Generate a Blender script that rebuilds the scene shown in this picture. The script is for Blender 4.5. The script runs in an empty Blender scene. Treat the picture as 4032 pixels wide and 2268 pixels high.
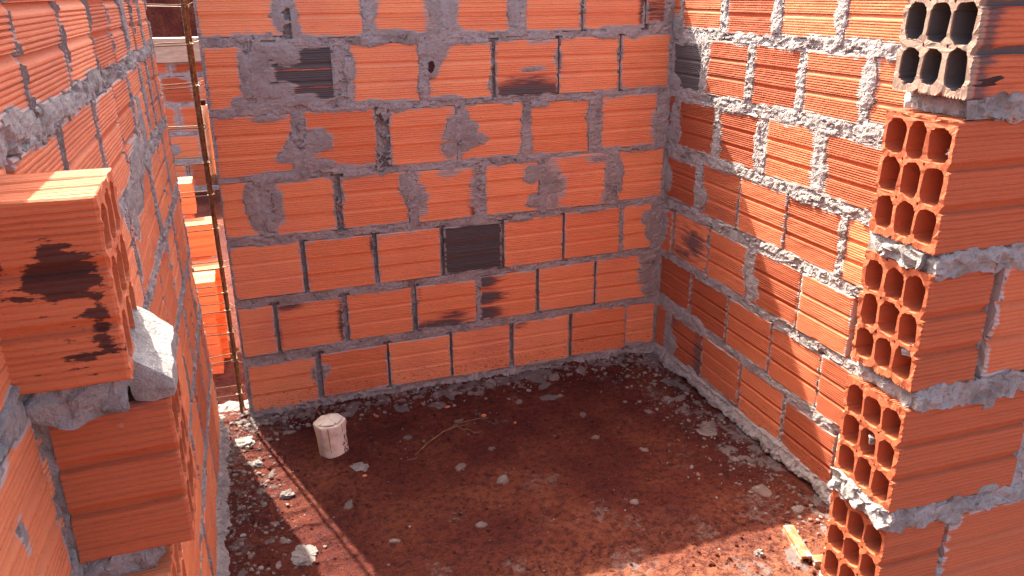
import bpy, bmesh, math, random
import numpy as np
from mathutils import Vector, Matrix, noise as mnoise

random.seed(7)
RNG = np.random.default_rng(11)
D = bpy.data
SC = bpy.context.scene
COL = SC.collection

# ------------------------------------------------------------------ noise
TAB = np.random.default_rng(5).random((8, 256, 256))

def vn(x, y, s=0):
    x = np.asarray(x, float); y = np.asarray(y, float)
    xi = np.floor(x).astype(int); yi = np.floor(y).astype(int)
    fx = x - xi; fy = y - yi
    fx = fx * fx * (3 - 2 * fx); fy = fy * fy * (3 - 2 * fy)
    t = TAB[s % 8]; o = (s // 8) * 37
    xa = (xi + o) & 255; xb = (xi + o + 1) & 255; ya = (yi + o) & 255; yb = (yi + o + 1) & 255
    return (t[xa, ya] * (1 - fx) + t[xb, ya] * fx) * (1 - fy) + (t[xa, yb] * (1 - fx) + t[xb, yb] * fx) * fy

def fbm(x, y, s=0, n=4, g=.5):
    r = 0; a = 1; t = 0
    for i in range(n):
        r = r + a * (vn(x * 2**i + 13.7 * i, y * 2**i + 7.1 * i, s + i) - .5); t += a * .5; a *= g
    return r / t            # about -1..1

def sst(a, b, x):
    t = np.clip((x - a) / (b - a), 0, 1)
    return t * t * (3 - 2 * t)

# ------------------------------------------------------------------ object helpers
def tag(o, label=None, cat=None, group=None, kind=None):
    if label: o['label'] = label
    if cat: o['category'] = cat
    if group: o['group'] = group
    o['kind'] = kind or 'thing'
    return o

def empty(name, loc=(0, 0, 0), rot=(0, 0, 0)):
    o = D.objects.new(name, None); COL.objects.link(o)
    o.location = loc; o.rotation_euler = rot; o.empty_display_size = .1
    return o

def mesh_np(name, V, F, mat, parent=None, attrs=None, smooth=False):
    """V (n,3); F list of (m,k) int arrays."""
    me = D.meshes.new(name)
    V = np.asarray(V, np.float32)
    me.vertices.add(len(V)); me.vertices.foreach_set('co', V.ravel())
    loops = np.concatenate([f.ravel() for f in F]).astype(np.int32)
    tot = np.concatenate([np.full(len(f), f.shape[1]) for f in F]).astype(np.int32)
    start = np.concatenate([[0], np.cumsum(tot)[:-1]]).astype(np.int32)
    me.loops.add(len(loops)); me.loops.foreach_set('vertex_index', loops)
    me.polygons.add(len(tot)); me.polygons.foreach_set('loop_start', start); me.polygons.foreach_set('loop_total', tot)
    me.polygons.foreach_set('use_smooth', np.full(len(tot), smooth))
    me.update(calc_edges=True); me.validate()
    for k, a in (attrs or {}).items():
        at = me.attributes.new(k, 'FLOAT', 'POINT'); at.data.foreach_set('value', np.asarray(a, np.float32))
    me.materials.append(mat)
    o = D.objects.new(name, me); COL.objects.link(o)
    if parent: o.parent = parent
    return o

def bm_obj(name, bm, mat, parent=None, smooth=False):
    me = D.meshes.new(name); bmesh.ops.recalc_face_normals(bm, faces=bm.faces)
    bm.to_mesh(me); bm.free()
    for p in me.polygons: p.use_smooth = smooth
    me.materials.append(mat)
    o = D.objects.new(name, me); COL.objects.link(o)
    if parent: o.parent = parent
    return o

def copy_tree(o, parent=None):
    c = o.copy(); COL.objects.link(c); c.parent = parent
    for ch in o.children: copy_tree(ch, c)
    return c

class Acc:
    """collects vertex/face/attribute arrays of one mesh"""
    def __init__(s): s.V = []; s.F = {}; s.A = {}; s.n = 0
    def add(s, V, F, **A):
        s.V.append(V)
        for f in F: s.F.setdefault(f.shape[1], []).append(f + s.n)
        for k, a in A.items(): s.A.setdefault(k, []).append(np.broadcast_to(a, (len(V),)))
        s.n += len(V)
    def build(s, name, mat, parent=None, smooth=False):
        return mesh_np(name, np.concatenate(s.V), [np.concatenate(f) for f in s.F.values()], mat, parent,
                       {k: np.concatenate(a) for k, a in s.A.items()}, smooth)

# ------------------------------------------------------------------ materials
def new_mat(name):
    m = D.materials.new(name); m.use_nodes = True
    nt = m.node_tree; nt.nodes.clear()
    out = nt.nodes.new('ShaderNodeOutputMaterial'); b = nt.nodes.new('ShaderNodeBsdfPrincipled')
    nt.links.new(b.outputs[0], out.inputs[0])
    return m, nt, b

def N(nt, t, **k):
    n = nt.nodes.new(t)
    for a, v in k.items(): setattr(n, a, v)
    return n

def noise_n(nt, scale, detail=4, rough=.6, vec=None, stretch=None):
    n = N(nt, 'ShaderNodeTexNoise'); n.inputs['Scale'].default_value = scale
    n.inputs['Detail'].default_value = detail; n.inputs['Roughness'].default_value = rough
    if vec is not None:
        if stretch:
            mp = N(nt, 'ShaderNodeMapping'); mp.inputs['Scale'].default_value = stretch
            nt.links.new(vec, mp.inputs['Vector']); vec = mp.outputs[0]
        nt.links.new(vec, n.inputs['Vector'])
    return n.outputs['Fac']

def ramp(nt, fac, stops):
    r = N(nt, 'ShaderNodeValToRGB'); e = r.color_ramp.elements
    while len(e) < len(stops): e.new(.5)
    for el, (p, c) in zip(e, stops):
        el.position = p; el.color = (*c, 1) if len(c) == 3 else c
    nt.links.new(fac, r.inputs[0]); return r.outputs[0]

def gray(a): return (a, a, a)

def mix(nt, fac, a, b, mode='MIX'):
    m = N(nt, 'ShaderNodeMix', data_type='RGBA', blend_type=mode)
    for s, v in ((m.inputs[0], fac), (m.inputs[6], a), (m.inputs[7], b)):
        if isinstance(v, (int, float)): s.default_value = v
        elif isinstance(v, tuple): s.default_value = (*v, 1)
        else: nt.links.new(v, s)
    return m.outputs[2]

def math_n(nt, op, a, b=None, clamp=False):
    m = N(nt, 'ShaderNodeMath', operation=op); m.use_clamp = clamp
    for s, v in ((m.inputs[0], a), (m.inputs[1], b)):
        if v is None: continue
        if isinstance(v, (int, float)): s.default_value = v
        else: nt.links.new(v, s)
    return m.outputs[0]

def attr(nt, name):
    a = N(nt, 'ShaderNodeAttribute'); a.attribute_name = name; return a.outputs['Fac']

def bump(nt, b, h, strength, dist):
    n = N(nt, 'ShaderNodeBump'); n.inputs['Strength'].default_value = strength; n.inputs['Distance'].default_value = dist
    nt.links.new(h, n.inputs['Height']); nt.links.new(n.outputs[0], b.inputs['Normal'])

def make_brick_mat(name='terracotta_brick', film=(.36, .305, .26)):
    m, nt, b = new_mat(name)
    co = N(nt, 'ShaderNodeTexCoord').outputs['Object']
    tone = attr(nt, 'tone'); char = attr(nt, 'char'); cem = attr(nt, 'cem'); dirt = attr(nt, 'dirt')
    base = ramp(nt, tone, [(0, (.34, .078, .028)), (.35, (.50, .132, .050)), (.7, (.64, .196, .076)), (1, (.72, .262, .112))])
    streak = noise_n(nt, 5, 3, .5, co, (1, 1, 2.2))
    base = mix(nt, math_n(nt, 'MULTIPLY', tone, ramp(nt, streak, [(.4, gray(0)), (.8, gray(.75))])), base, (.66, .235, .088))
    pinkish = noise_n(nt, 3.5, 3, .6, co, (1, 1, 1.5))
    base = mix(nt, math_n(nt, 'MULTIPLY', tone, ramp(nt, pinkish, [(.5, gray(0)), (.8, gray(.7))])), base, (.56, .165, .095))
    sp = noise_n(nt, 160, 3, .7, co)
    base = mix(nt, ramp(nt, sp, [(.28, gray(.5)), (.42, gray(0))]), base, (.22, .06, .035))
    cn = noise_n(nt, 30, 5, .7, co, (.45, 1, 6))
    cf = math_n(nt, 'ADD', char, math_n(nt, 'MULTIPLY', math_n(nt, 'SUBTRACT', cn, .5), 1.5))
    gate = ramp(nt, char, [(0, gray(0)), (.06, gray(1))])
    cf = math_n(nt, 'MULTIPLY', cf, gate)
    scorched = ramp(nt, cf, [(.15, (.32, .080, .045)), (.45, (.15, .060, .045)), (.8, (.105, .080, .070)), (1, (.088, .072, .065))])
    base = mix(nt, ramp(nt, cf, [(.12, gray(0)), (.5, gray(1))]), base, scorched)
    dn = noise_n(nt, 70, 4, .7, co, (1, 1, 3.5))
    df = math_n(nt, 'ADD', dn, math_n(nt, 'MULTIPLY', math_n(nt, 'SUBTRACT', dirt, .5), .6))
    df = math_n(nt, 'MULTIPLY', ramp(nt, df, [(.5, gray(0)), (.58, gray(.92))]), ramp(nt, dirt, [(0, gray(0)), (.05, gray(1))]))
    base = mix(nt, df, base, (.05, .018, .014))
    mn = noise_n(nt, 60, 5, .75, co, (.7, .7, 4))
    mf = math_n(nt, 'ADD', cem, math_n(nt, 'MULTIPLY', math_n(nt, 'SUBTRACT', mn, .5), 1.5))
    mf = math_n(nt, 'MULTIPLY', ramp(nt, mf, [(.45, gray(0)), (.7, gray(.85))]), ramp(nt, cem, [(0, gray(0)), (.08, gray(1))]))
    base = mix(nt, mf, base, film)
    nt.links.new(base, b.inputs['Base Color'])
    b.inputs['Roughness'].default_value = .82
    b.inputs['Specular IOR Level'].default_value = .25
    bump(nt, b, noise_n(nt, 220, 4, .7, co, (.35, 1, 1)), .55, .002)
    return m

def make_mortar_mat(name='mortar', lo=(.22, .184, .155), mid=(.39, .342, .298), hi=(.42, .375, .328), dust=(.31, .26, .22), df=.5):
    m, nt, b = new_mat(name)
    co = N(nt, 'ShaderNodeTexCoord').outputs['Object']
    n1 = noise_n(nt, 11, 5, .65, co)
    c = ramp(nt, n1, [(.3, lo), (.5, mid), (.72, hi)])
    n2 = noise_n(nt, 120, 4, .7, co)
    c = mix(nt, ramp(nt, n2, [(.3, gray(.55)), (.5, gray(0))]), c, (.15, .125, .11))
    sm = attr(nt, 'smear')
    c = mix(nt, math_n(nt, 'MULTIPLY', sm, df), c, dust)
    nt.links.new(c, b.inputs['Base Color']); b.inputs['Roughness'].default_value = .95
    b.inputs['Specular IOR Level'].default_value = .15
    h = math_n(nt, 'ADD', noise_n(nt, 90, 6, .75, co), math_n(nt, 'MULTIPLY', noise_n(nt, 330, 3, .7, co), .5))
    bump(nt, b, h, 1.0, .009)
    return m

def make_soil_mat():
    m, nt, b = new_mat('red_soil')
    co = N(nt, 'ShaderNodeTexCoord').outputs['Object']
    n1 = noise_n(nt, 3.2, 6, .65, co); n2 = noise_n(nt, 45, 6, .75, co); n3 = noise_n(nt, 210, 4, .75, co)
    c = ramp(nt, n1, [(.30, (.070, .0125, .0085)), (.46, (.118, .024, .0135)), (.56, (.162, .039, .019)), (.70, (.225, .066, .031))])
    dry = attr(nt, 'dry')  # sunlight painted into the soil colour: a lighter mix towards the doorway
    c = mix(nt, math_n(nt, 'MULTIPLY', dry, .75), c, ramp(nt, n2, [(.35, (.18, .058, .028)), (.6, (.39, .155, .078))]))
    c = mix(nt, ramp(nt, n2, [(.38, gray(.85)), (.54, gray(0))]), c, (.050, .013, .011))
    c = mix(nt, ramp(nt, n3, [(.58, gray(0)), (.7, gray(.7))]), c, (.36, .135, .075))
    cem = attr(nt, 'cem')
    mn = noise_n(nt, 38, 6, .8, co)
    mf = math_n(nt, 'ADD', cem, math_n(nt, 'MULTIPLY', math_n(nt, 'SUBTRACT', mn, .5), 1.6))
    mf = math_n(nt, 'MULTIPLY', ramp(nt, mf, [(.42, gray(0)), (.68, gray(.9))]), ramp(nt, cem, [(0, gray(0)), (.1, gray(1))]))
    c = mix(nt, mf, c, (.20, .162, .14))
    nt.links.new(c, b.inputs['Base Color']); b.inputs['Roughness'].default_value = .95
    b.inputs['Specular IOR Level'].default_value = .15
    h = math_n(nt, 'ADD', n2, math_n(nt, 'MULTIPLY', n3, .5))
    bump(nt, b, h, 1.0, .022)
    return m

def simple_mat(name, stops, scale, rough, bumpd=.001, bscale=150, metal=0, stretch=None, spec=.3):
    m, nt, b = new_mat(name)
    co = N(nt, 'ShaderNodeTexCoord').outputs['Object']
    nt.links.new(ramp(nt, noise_n(nt, scale, 5, .65, co, stretch), stops), b.inputs['Base Color'])
    b.inputs['Roughness'].default_value = rough; b.inputs['Metallic'].default_value = metal
    b.inputs['Specular IOR Level'].default_value = spec
    bump(nt, b, noise_n(nt, bscale, 4, .7, co), .6, bumpd)
    return m

M_BRICK = make_brick_mat()
M_BRICK_ASH = make_brick_mat('scorched_brick', (.23, .175, .125))
M_MORTAR = make_mortar_mat()
M_SOIL = make_soil_mat()
M_CRUMB = make_mortar_mat('mortar_rubble', (.18, .148, .125), (.29, .247, .21), (.38, .33, .285), (.17, .085, .058), .6)
M_RUST = simple_mat('rusty_steel', [(.3, (.045, .022, .012)), (.55, (.13, .06, .025)), (.75, (.27, .14, .06))], 60, .6, .0008, 260, .35)
M_WIRE = simple_mat('tie_wire', [(.3, (.10, .06, .03)), (.6, (.33, .22, .12))], 50, .5, .0004, 300, .5)
M_PVC = simple_mat('white_pvc', [(.3, (.46, .34, .22)), (.48, (.70, .58, .42)), (.8, (.78, .67, .50))], 14, .42, .0005, 60, 0, None, .4)
M_STAIN = simple_mat('rust_stain', [(.3, (.16, .06, .02)), (.5, (.48, .22, .05))], 30, .6)
M_GRIME = simple_mat('grime', [(.3, (.07, .035, .025)), (.7, (.24, .14, .10))], 80, .9)
M_STRAW = simple_mat('dry_straw', [(.3, (.22, .14, .06)), (.7, (.36, .27, .13))], 30, .8)
M_BEAM = simple_mat('weathered_timber', [(.3, (.30, .21, .13)), (.55, (.42, .33, .22)), (.8, (.52, .44, .33))], 9, .85, .002, 60, 0, (1, 1, 5))

# ------------------------------------------------------------------ bricks
BT = .138           # brick thickness (through the wall)

def rib_profile(H, seed, deep=1.):
    """(height, depth below the crest) along one ribbed face of a clay block"""
    r = random.Random(seed)
    s = H / .19
    P = [(0, .0035), (.002, .0008), (.005, 0)]
    jit = r.uniform(-.002, .002)
    bands = [(.0565 + jit, .0725 + jit), (.1165 + jit, .1325 + jit)]
    edges = [(.0065, bands[0][0]), (bands[0][1], bands[1][0]), (bands[1][1], .1835)]
    dp = r.uniform(.0019, .0031) * deep
    for i, (a, c) in enumerate(edges):
        n = max(4, int(round((c - a) / .0068))); p = (c - a) / n
        for k in range(n):
            v = a + k * p; d = dp * r.uniform(.35, 1.3)
            P += [(v, d * .12), (v + p * .18, 0), (v + p * .48, 0), (v + p * .66, d), (v + p * .82, d)]
        if i < 2:
            b0, b1 = bands[i]
            P += [(b0 + .0004, 0), (b0 + .0020, .0068), (b0 + .005, .0062), (b0 + .010, .0040), (b1 - .0030, .0018), (b1 - .0006, .0003)]
    P += [(.185, 0), (.188, .0008), (.19, .0035)]
    return np.array([(v * s, d) for v, d in P])

def solid_brick(u0, u1, v0, v1, seed, off=0., nsec=None, thick=BT, step=.014, deep=1.):
    """closed ribbed clay block: local x along the wall, y into the wall, z up.  returns V,F and (uu,vv,front)"""
    r = random.Random(seed * 17 + 3)
    H = v1 - v0; L = u1 - u0
    pr = rib_profile(H, seed, deep)
    if r.random() < .5: pr = np.stack([H - pr[::-1, 0], pr[::-1, 1]], 1)
    nf = len(pr)
    ys = pr[:, 1]; zs = pr[:, 0]
    # loop: front (bottom->top), back (top->bottom)
    loop_z = np.concatenate([zs, [H, H * .5, 0]]); loop_y = np.concatenate([ys, [thick, thick, thick]])
    isf = np.concatenate([np.ones(nf), np.zeros(3)])
    n = nsec or max(4, int(L / step))
    t = np.concatenate([[0, .0022 / L], np.linspace(0, 1, n + 1)[1:-1], [1 - .0022 / L, 1]])
    T, Z = np.meshgrid(t, loop_z, indexing='ij'); _, Y = np.meshgrid(t, loop_y, indexing='ij'); _, FR = np.meshgrid(t, isf, indexing='ij')
    U = T * L
    so = seed * 3.17
    Y = Y + FR * (.0009 * fbm(U * 30 + so, Z * 60 + so, 2, 3) + .0012 * fbm(U * 7 + so, Z * 7, 3, 2))
    endr = np.clip((.004 - np.minimum(U, L - U)) / .004, 0, 1)
    Y = Y + FR * endr * .0022
    # ragged sawn ends
    e = .0022 * fbm(Z * 70 + so, Z * 0 + so, 4, 3) * (np.abs(T - .5) > .49)
    U = U + e
    # chipped edges
    edge = np.minimum(np.minimum(U, L - U), np.minimum(Z, H - Z))
    chip = sst(.35, .75, fbm(U * 22 + so * 2, Z * 22 - so, 5, 3)) * np.clip((.012 - edge) / .012, 0, 1)
    Y = Y + FR * chip * .005
    tilt = r.uniform(-.010, .010); tw = r.uniform(-.006, .006)
    rz = r.uniform(-.0035, .0035)
    Y = Y + (U - L / 2) * tilt + (Z - H / 2) * tw + off
    Zr = Z + (U - L / 2) * rz
    V = np.stack([U + u0, Y, Zr + v0], -1).reshape(-1, 3)
    m = len(loop_z); k = len(t)
    i, j = np.meshgrid(np.arange(k - 1), np.arange(m), indexing='ij')
    a = i * m + j; b = i * m + (j + 1) % m; c = (i + 1) * m + (j + 1) % m; d = (i + 1) * m + j
    F = [np.stack([a, d, c, b], -1).reshape(-1, 4), np.arange(m)[None, :], ((k - 1) * m + np.arange(m))[::-1][None, :]]
    return V, F, (T.ravel(), (Z / H).ravel(), FR.ravel())

def hole_loops(W, H, rng, npt=28, hw=.0183, hh=.0266):
    """nine rounded holes of a 3 by 3 clay block and four small core marks, centred coordinates"""
    L = []
    dx = W * .302; dz = H * .305
    for i in (-1, 0, 1):
        for j in (-1, 0, 1):
            cx = i * dx + rng.uniform(-.001, .001); cz = j * dz + rng.uniform(-.0015, .0015)
            pts = []
            sx, sz, ph = rng.uniform(.90, 1.07), rng.uniform(.92, 1.06), rng.uniform(-.07, .07)
            for k in range(npt):
                a = 2 * math.pi * (k + .5) / npt
                ca, sa = math.cos(a), math.sin(a); rc = .0158
                x = math.copysign(hw - rc, ca) + rc * ca; z = math.copysign(hh - rc, sa) + rc * sa
                f = 1 + rng.uniform(-.05, .05) + (rng.uniform(.02, .10) if rng.random() < .06 else 0)
                x, z = x * sx * f, z * sz * f
                pts.append((cx + x * math.cos(ph) - z * math.sin(ph), cz + x * math.sin(ph) + z * math.cos(ph)))
            L.append(pts)
    for i in (-.5, .5):
        for j in (-.5, .5):
            cx, cz = i * dx + rng.uniform(-.001, .001), j * dz + rng.uniform(-.001, .001)
            L.append([(cx + .0021 * math.cos(a * math.pi / 3), cz + .0030 * math.sin(a * math.pi / 3)) for a in range(6)])
    return L

def hollow_brick_mesh(L, W, H, seed, char_fn=None, cem_fn=None, dirt_fn=None, tone=.5, deep=.16, both=False):
    """block lying along +x, its open end with nine holes at x=0; y 0..W (0 = face to the viewer), z 0..H"""
    rng = random.Random(seed); deep = min(deep, L - .006)
    pr = rib_profile(H, seed, .6)
    loop = [(d, z) for z, d in pr]                                   # face y=0, upward
    top = rib_profile(W, seed + 1, .8)
    loop += [(y, H - d * .9) for y, d in top if .004 < y < W - .004]
    loop += [(W - d, z) for z, d in pr[::-1]]
    loop += [(y, d * .9) for y, d in rib_profile(W, seed + 2)[::-1] if .004 < y < W - .004]
    bm = bmesh.new()
    so = seed * 1.37
    secs = [0, .003] + list(np.linspace(.016, L, max(4, int(L / .016))))
    rings = []
    for s in secs:
        ring = []
        for (y, z) in loop:
            a = .0009 * mnoise.noise(Vector((s * 30 + so, y * 40, z * 60)))
            x = s
            if s == 0: x += .0026 * mnoise.noise(Vector((so, y * 90, z * 90)))
            e = .0015 if s == 0 else 0
            yy = y + (e if y < W / 2 else -e) * (1 if z not in (0, H) else 0) + a
            ring.append(bm.verts.new((x, yy, z + a)))
        rings.append(ring)
    n = len(loop)
    for r0, r1 in zip(rings, rings[1:]):
        for i in range(n): bm.faces.new((r0[i], r0[(i + 1) % n], r1[(i + 1) % n], r1[i]))
    def cap(ring, x0, sgn):
        edges = []
        for i in range(n):
            e = bm.edges.get((ring[i], ring[(i + 1) % n])); edges.append(e)
        for pts in hole_loops(W, H, rng):
            mvec = [Vector((x0 + .0016 * mnoise.noise(Vector((so, p[0] * 120, p[1] * 120))), W / 2 + p[0], H / 2 + p[1])) for p in pts]
            vs = [bm.verts.new(v) for v in mvec]
            dd = deep if len(pts) > 6 else .03
            inner = [bm.verts.new((x0 + sgn * .006, v.y + (v.y - W / 2 - 0) * 0, v.z)) for v in mvec]
            far = [bm.verts.new((x0 + sgn * dd, v.y, v.z)) for v in mvec]
            k = len(vs)
            for i in range(k):
                edges.append(bm.edges.new((vs[i], vs[(i + 1) % k])))
                bm.faces.new((vs[i], vs[(i + 1) % k], inner[(i + 1) % k], inner[i]))
                bm.faces.new((inner[i], inner[(i + 1) % k], far[(i + 1) % k], far[i]))
            bm.faces.new(far)
        bmesh.ops.triangle_fill(bm, use_beauty=True, use_dissolve=False, edges=edges, normal=Vector((-sgn, 0, 0)))
    cap(rings[0], 0, 1)
    if both: cap(rings[-1], L, -1)
    else: bm.faces.new(rings[-1])
    bmesh.ops.recalc_face_normals(bm, faces=bm.faces)
    me = D.meshes.new('hollow_brick'); bm.to_mesh(me); bm.free()
    co = np.zeros(len(me.vertices) * 3, np.float32); me.vertices.foreach_get('co', co); co = co.reshape(-1, 3)
    hid = ((co[:, 1] > .004) & (co[:, 1] < W - .004) & (co[:, 2] > .004) & (co[:, 2] < H - .004) & (co[:, 0] > .004))
    for nm, fn in (('tone', None), ('char', char_fn), ('cem', cem_fn), ('dirt', dirt_fn)):
        at = me.attributes.new(nm, 'FLOAT', 'POINT')
        if nm == 'tone': val = np.full(len(co), tone)
        elif fn: val = fn(co, hid)
        else: val = np.full(len(co), .17 if nm == 'dirt' else 0.) * (~hid)
        at.data.foreach_set('value', val.astype(np.float32))
    me.materials.append(M_BRICK)
    return me

def hollow_brick(name, parent, loc, L, W, H, seed, rotz=0, tilt=(0, 0), **k):
    o = D.objects.new(name, hollow_brick_mesh(L, W, H, seed, **k)); COL.objects.link(o)
    o.parent = parent; o.location = loc; o.rotation_euler = (tilt[0], tilt[1], rotz)
    return o

# ------------------------------------------------------------------ walls
def blob_field(u, v, blobs, seed):
    S = np.full(np.shape(u), -9.)
    for (bu, bv, ru, rv) in blobs:
        S = np.maximum(S, 1 - np.sqrt(((u - bu) / ru) ** 2 + ((v - bv) / rv) ** 2))
    return S * 1.6 - .18

class Wall:
    def __init__(w, rows, blobs, fills, seed, u_range, v_range, edge_amp, res=.0042, foot=None, uclip=None):
        w.rows, w.blobs, w.fills, w.seed = rows, blobs, fills, seed
        w.ur, w.vr, w.ea, w.res, w.foot = u_range, v_range, edge_amp, res, foot
    def edge_smear(w, u, v):
        row = v / .22
        amp = np.interp(row, *w.ea)
        return amp * (.55 + 1.5 * fbm(u * 11 + w.seed, v * 14, w.seed + 1, 3)) + .010 * fbm(u * 45, v * 110 + w.seed, w.seed + 2, 3)
    def S(w, u, v, din):
        s = (w.edge_smear(u, v) - din) / .012
        b = blob_field(u, v, w.blobs, w.seed)
        n = .60 * fbm(u * 20 + w.seed * 3, v * 95, w.seed + 4, 4) + .65 * fbm(u * 16, v * 24 + w.seed, w.seed + 5, 3)
        return np.maximum(np.minimum(s, 1.5), np.where(b > -1.5, b + n, -9))
    def bricks(w, skip=()):
        return [(k, i, b) for k, bs in w.rows.items() for i, b in enumerate(bs) if (k, i) not in skip]
    def mortar(w, parent, depth=.13, core=.03, name='mortar', mat=None, core_u=None):
        h = w.res
        u = np.arange(w.ur[0], w.ur[1] + h, h); v = np.arange(w.vr[0], w.vr[1] + h, h)
        U, V = np.meshgrid(u, v, indexing='ij')
        din = np.full(U.shape, -1.)
        for k, i, (u0, u1, v0, v1) in w.bricks():
            ia, ib = np.searchsorted(u, [u0 - .06, u1 + .06]); ja, jb = np.searchsorted(v, [v0 - .06, v1 + .06])
            sl = (slice(ia, ib), slice(ja, jb))
            du = np.minimum(U[sl] - u0, u1 - U[sl]); dv = np.minimum(V[sl] - v0, v1 - V[sl])
            din[sl] = np.maximum(din[sl], np.minimum(du, dv))
        # fill of the joints
        fill = np.full(U.shape, .86)
        for k, bs in w.rows.items():
            va = np.mean([b[2] for b in bs]); vb = np.mean([b[3] for b in bs])
            fl = w.fills.get(k, .6)
            for i in range(len(bs) - 1):
                f = (fl[i] if i < len(fl) else .5) if isinstance(fl, (list, tuple)) else fl
                ja, jb = np.searchsorted(v, [va - .004, vb + .004]); ia, ib = np.searchsorted(u, [bs[i][1] - .01, bs[i + 1][0] + .01])
                fill[ia:ib, ja:jb] = f
        n1 = fbm(U * 14 + w.seed, V * 14, w.seed, 4); n2 = fbm(U * 60, V * 60 + w.seed, w.seed + 3, 3, .6); n3 = fbm(U * 150, V * 170 + w.seed, w.seed + 5, 2)
        fill = fill + .35 * n1 * (1 - np.abs(2 * np.clip(fill, 0, 1) - 1)) + .25 * n2 * (fill < .7)
        hj = -.026 + .0245 * sst(.1, .85, fill) + (.0045 + .004 * (fill > .6)) * n1 + .0034 * n2 + .0014 * n3
        Sm = w.S(U, V, np.maximum(din, 0))
        hs = .0012 + .0032 * np.clip(Sm, 0, 1.2) + .0020 * n2 + .0012 * n3
        H = np.where(din > .0005, np.where(Sm > 0, hs, -.022), hj)
        H = np.where((din <= .0005) & (Sm > .3), np.maximum(H, np.where(fill > .5, hs, H)), H)
        if w.foot is not None: H = w.foot(U, V, H, n1, n2)
        smear = np.where(din > .0005, 1., 0.) * (Sm > 0) + (V < .0) * np.clip(.6 + .8 * n1, 0, 1.2)
        # keep quads that can be seen
        keepv = (H > -.0215) | (din < .006)
        q = keepv[:-1, :-1] | keepv[1:, :-1] | keepv[:-1, 1:] | keepv[1:, 1:]
        nv = len(v); idx = np.arange(U.size).reshape(U.shape)
        Fq = np.stack([idx[:-1, :-1], idx[1:, :-1], idx[1:, 1:], idx[:-1, 1:]], -1)[q]
        used = np.zeros(U.size, bool); used[Fq.ravel()] = True
        new = np.cumsum(used) - 1
        Vt = np.stack([U + .0012 * n3, -H, V + .0012 * n2], -1).reshape(-1, 3)[used]
        A = Acc(); A.add(Vt, [new[Fq]], smear=smear.ravel()[used])
        # solid core behind the joints
        a0, a1, b0, b1 = core_u or w.ur[0] + .012, w.ur[1] - .012, w.vr[0], w.vr[1] - .012
        cv = np.array([(x, y, z) for x in (a0, a1) for y in (core, depth) for z in (b0, b1)])
        cf = np.array([(0, 1, 3, 2), (4, 6, 7, 5), (0, 4, 5, 1), (2, 3, 7, 6), (0, 2, 6, 4), (1, 5, 7, 3)])
        A.add(cv, [cf], smear=0.)
        return A.build(name, mat or M_MORTAR, parent)
    def brickwork(w, parent, charf=None, skip=(), step=.014, name='brickwork', dirty=True, only=None, label=None, off=.0, tone0=.58, deep=1., sig=.2):
        A = Acc()
        for k, i, (u0, u1, v0, v1) in (w.bricks(skip) if only is None else [(only[0], only[1], w.rows[only[0]][only[1]])]):
            sd = w.seed * 1000 + k * 37 + i
            r = random.Random(sd)
            V, F, (tu, tv, fr) = solid_brick(u0, u1, v0, v1, sd, r.uniform(-.0035, .0025) + off, step=step, deep=deep)
            uu, vv = V[:, 0], V[:, 2]
            din = np.minimum(np.minimum(uu - u0, u1 - uu), np.minimum(vv - v0, v1 - vv)).clip(0)
            Sm = w.S(uu, vv, din)
            cem = .95 * sst(-.75, .15, Sm) * fr + .30 * sst(.25, .75, fbm(uu * 9 + sd, vv * 30, 3, 3)) * fr * (k >= 4)
            ch = charf(k, i, tu, tv) if charf else 0 * tu
            dirt = (.22 * sst(.20, .02, vv) * (1 if dirty else 0) + .17) * fr
            tone = np.clip(r.gauss(tone0, sig), 0, 1)
            A.add(V, F, tone=tone, char=ch * fr, cem=cem, dirt=dirt)
        return A.build(name, M_BRICK, parent)

def rough_block(name, parent, lo, hi, seg, amp, seed, mat=None, freq=30, shear=None, round_=.0):
    """a lump of mortar: box of lo..hi pushed about by 3-D noise"""
    bm = bmesh.new()
    lo = Vector(lo); hi = Vector(hi); s = hi - lo
    nx, ny, nz = [max(2, int(s[i] / seg)) for i in range(3)]
    G = {}
    for i in range(nx + 1):
        for j in range(ny + 1):
            for k in range(nz + 1):
                if i in (0, nx) or j in (0, ny) or k in (0, nz):
                    t = Vector((i / nx, j / ny, k / nz))
                    p = Vector((lo.x + s.x * t.x, lo.y + s.y * t.y, lo.z + s.z * t.z))
                    if shear: p = shear(p, t)
                    c = (lo + hi) / 2; q = t * 2 - Vector((1, 1, 1))
                    if round_: p = p - Vector((q.x ** 5 * s.x, q.y ** 5 * s.y, q.z ** 5 * s.z)) * round_ * (max(0, abs(q.x) + abs(q.y) + abs(q.z) - 1.6))
                    n = mnoise.turbulence_vector(p * freq + Vector((seed, seed * 2, 0)), 4, False)
                    p = p + n * amp
                    G[i, j, k] = bm.verts.new(p)
    def quad(a, b, c, d): bm.faces.new((G[a], G[b], G[c], G[d]))
    for i in range(nx):
        for j in range(ny):
            for k in (0, nz): quad((i, j, k), (i + 1, j, k), (i + 1, j + 1, k), (i, j + 1, k))
        for k in range(nz):
            for j in (0, ny): quad((i, j, k), (i + 1, j, k), (i + 1, j, k + 1), (i, j, k + 1))
    for j in range(ny):
        for k in range(nz):
            for i in (0, nx): quad((i, j, k), (i, j + 1, k), (i, j + 1, k + 1), (i, j, k + 1))
    return bm_obj(name, bm, mat or M_MORTAR, parent)

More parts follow.
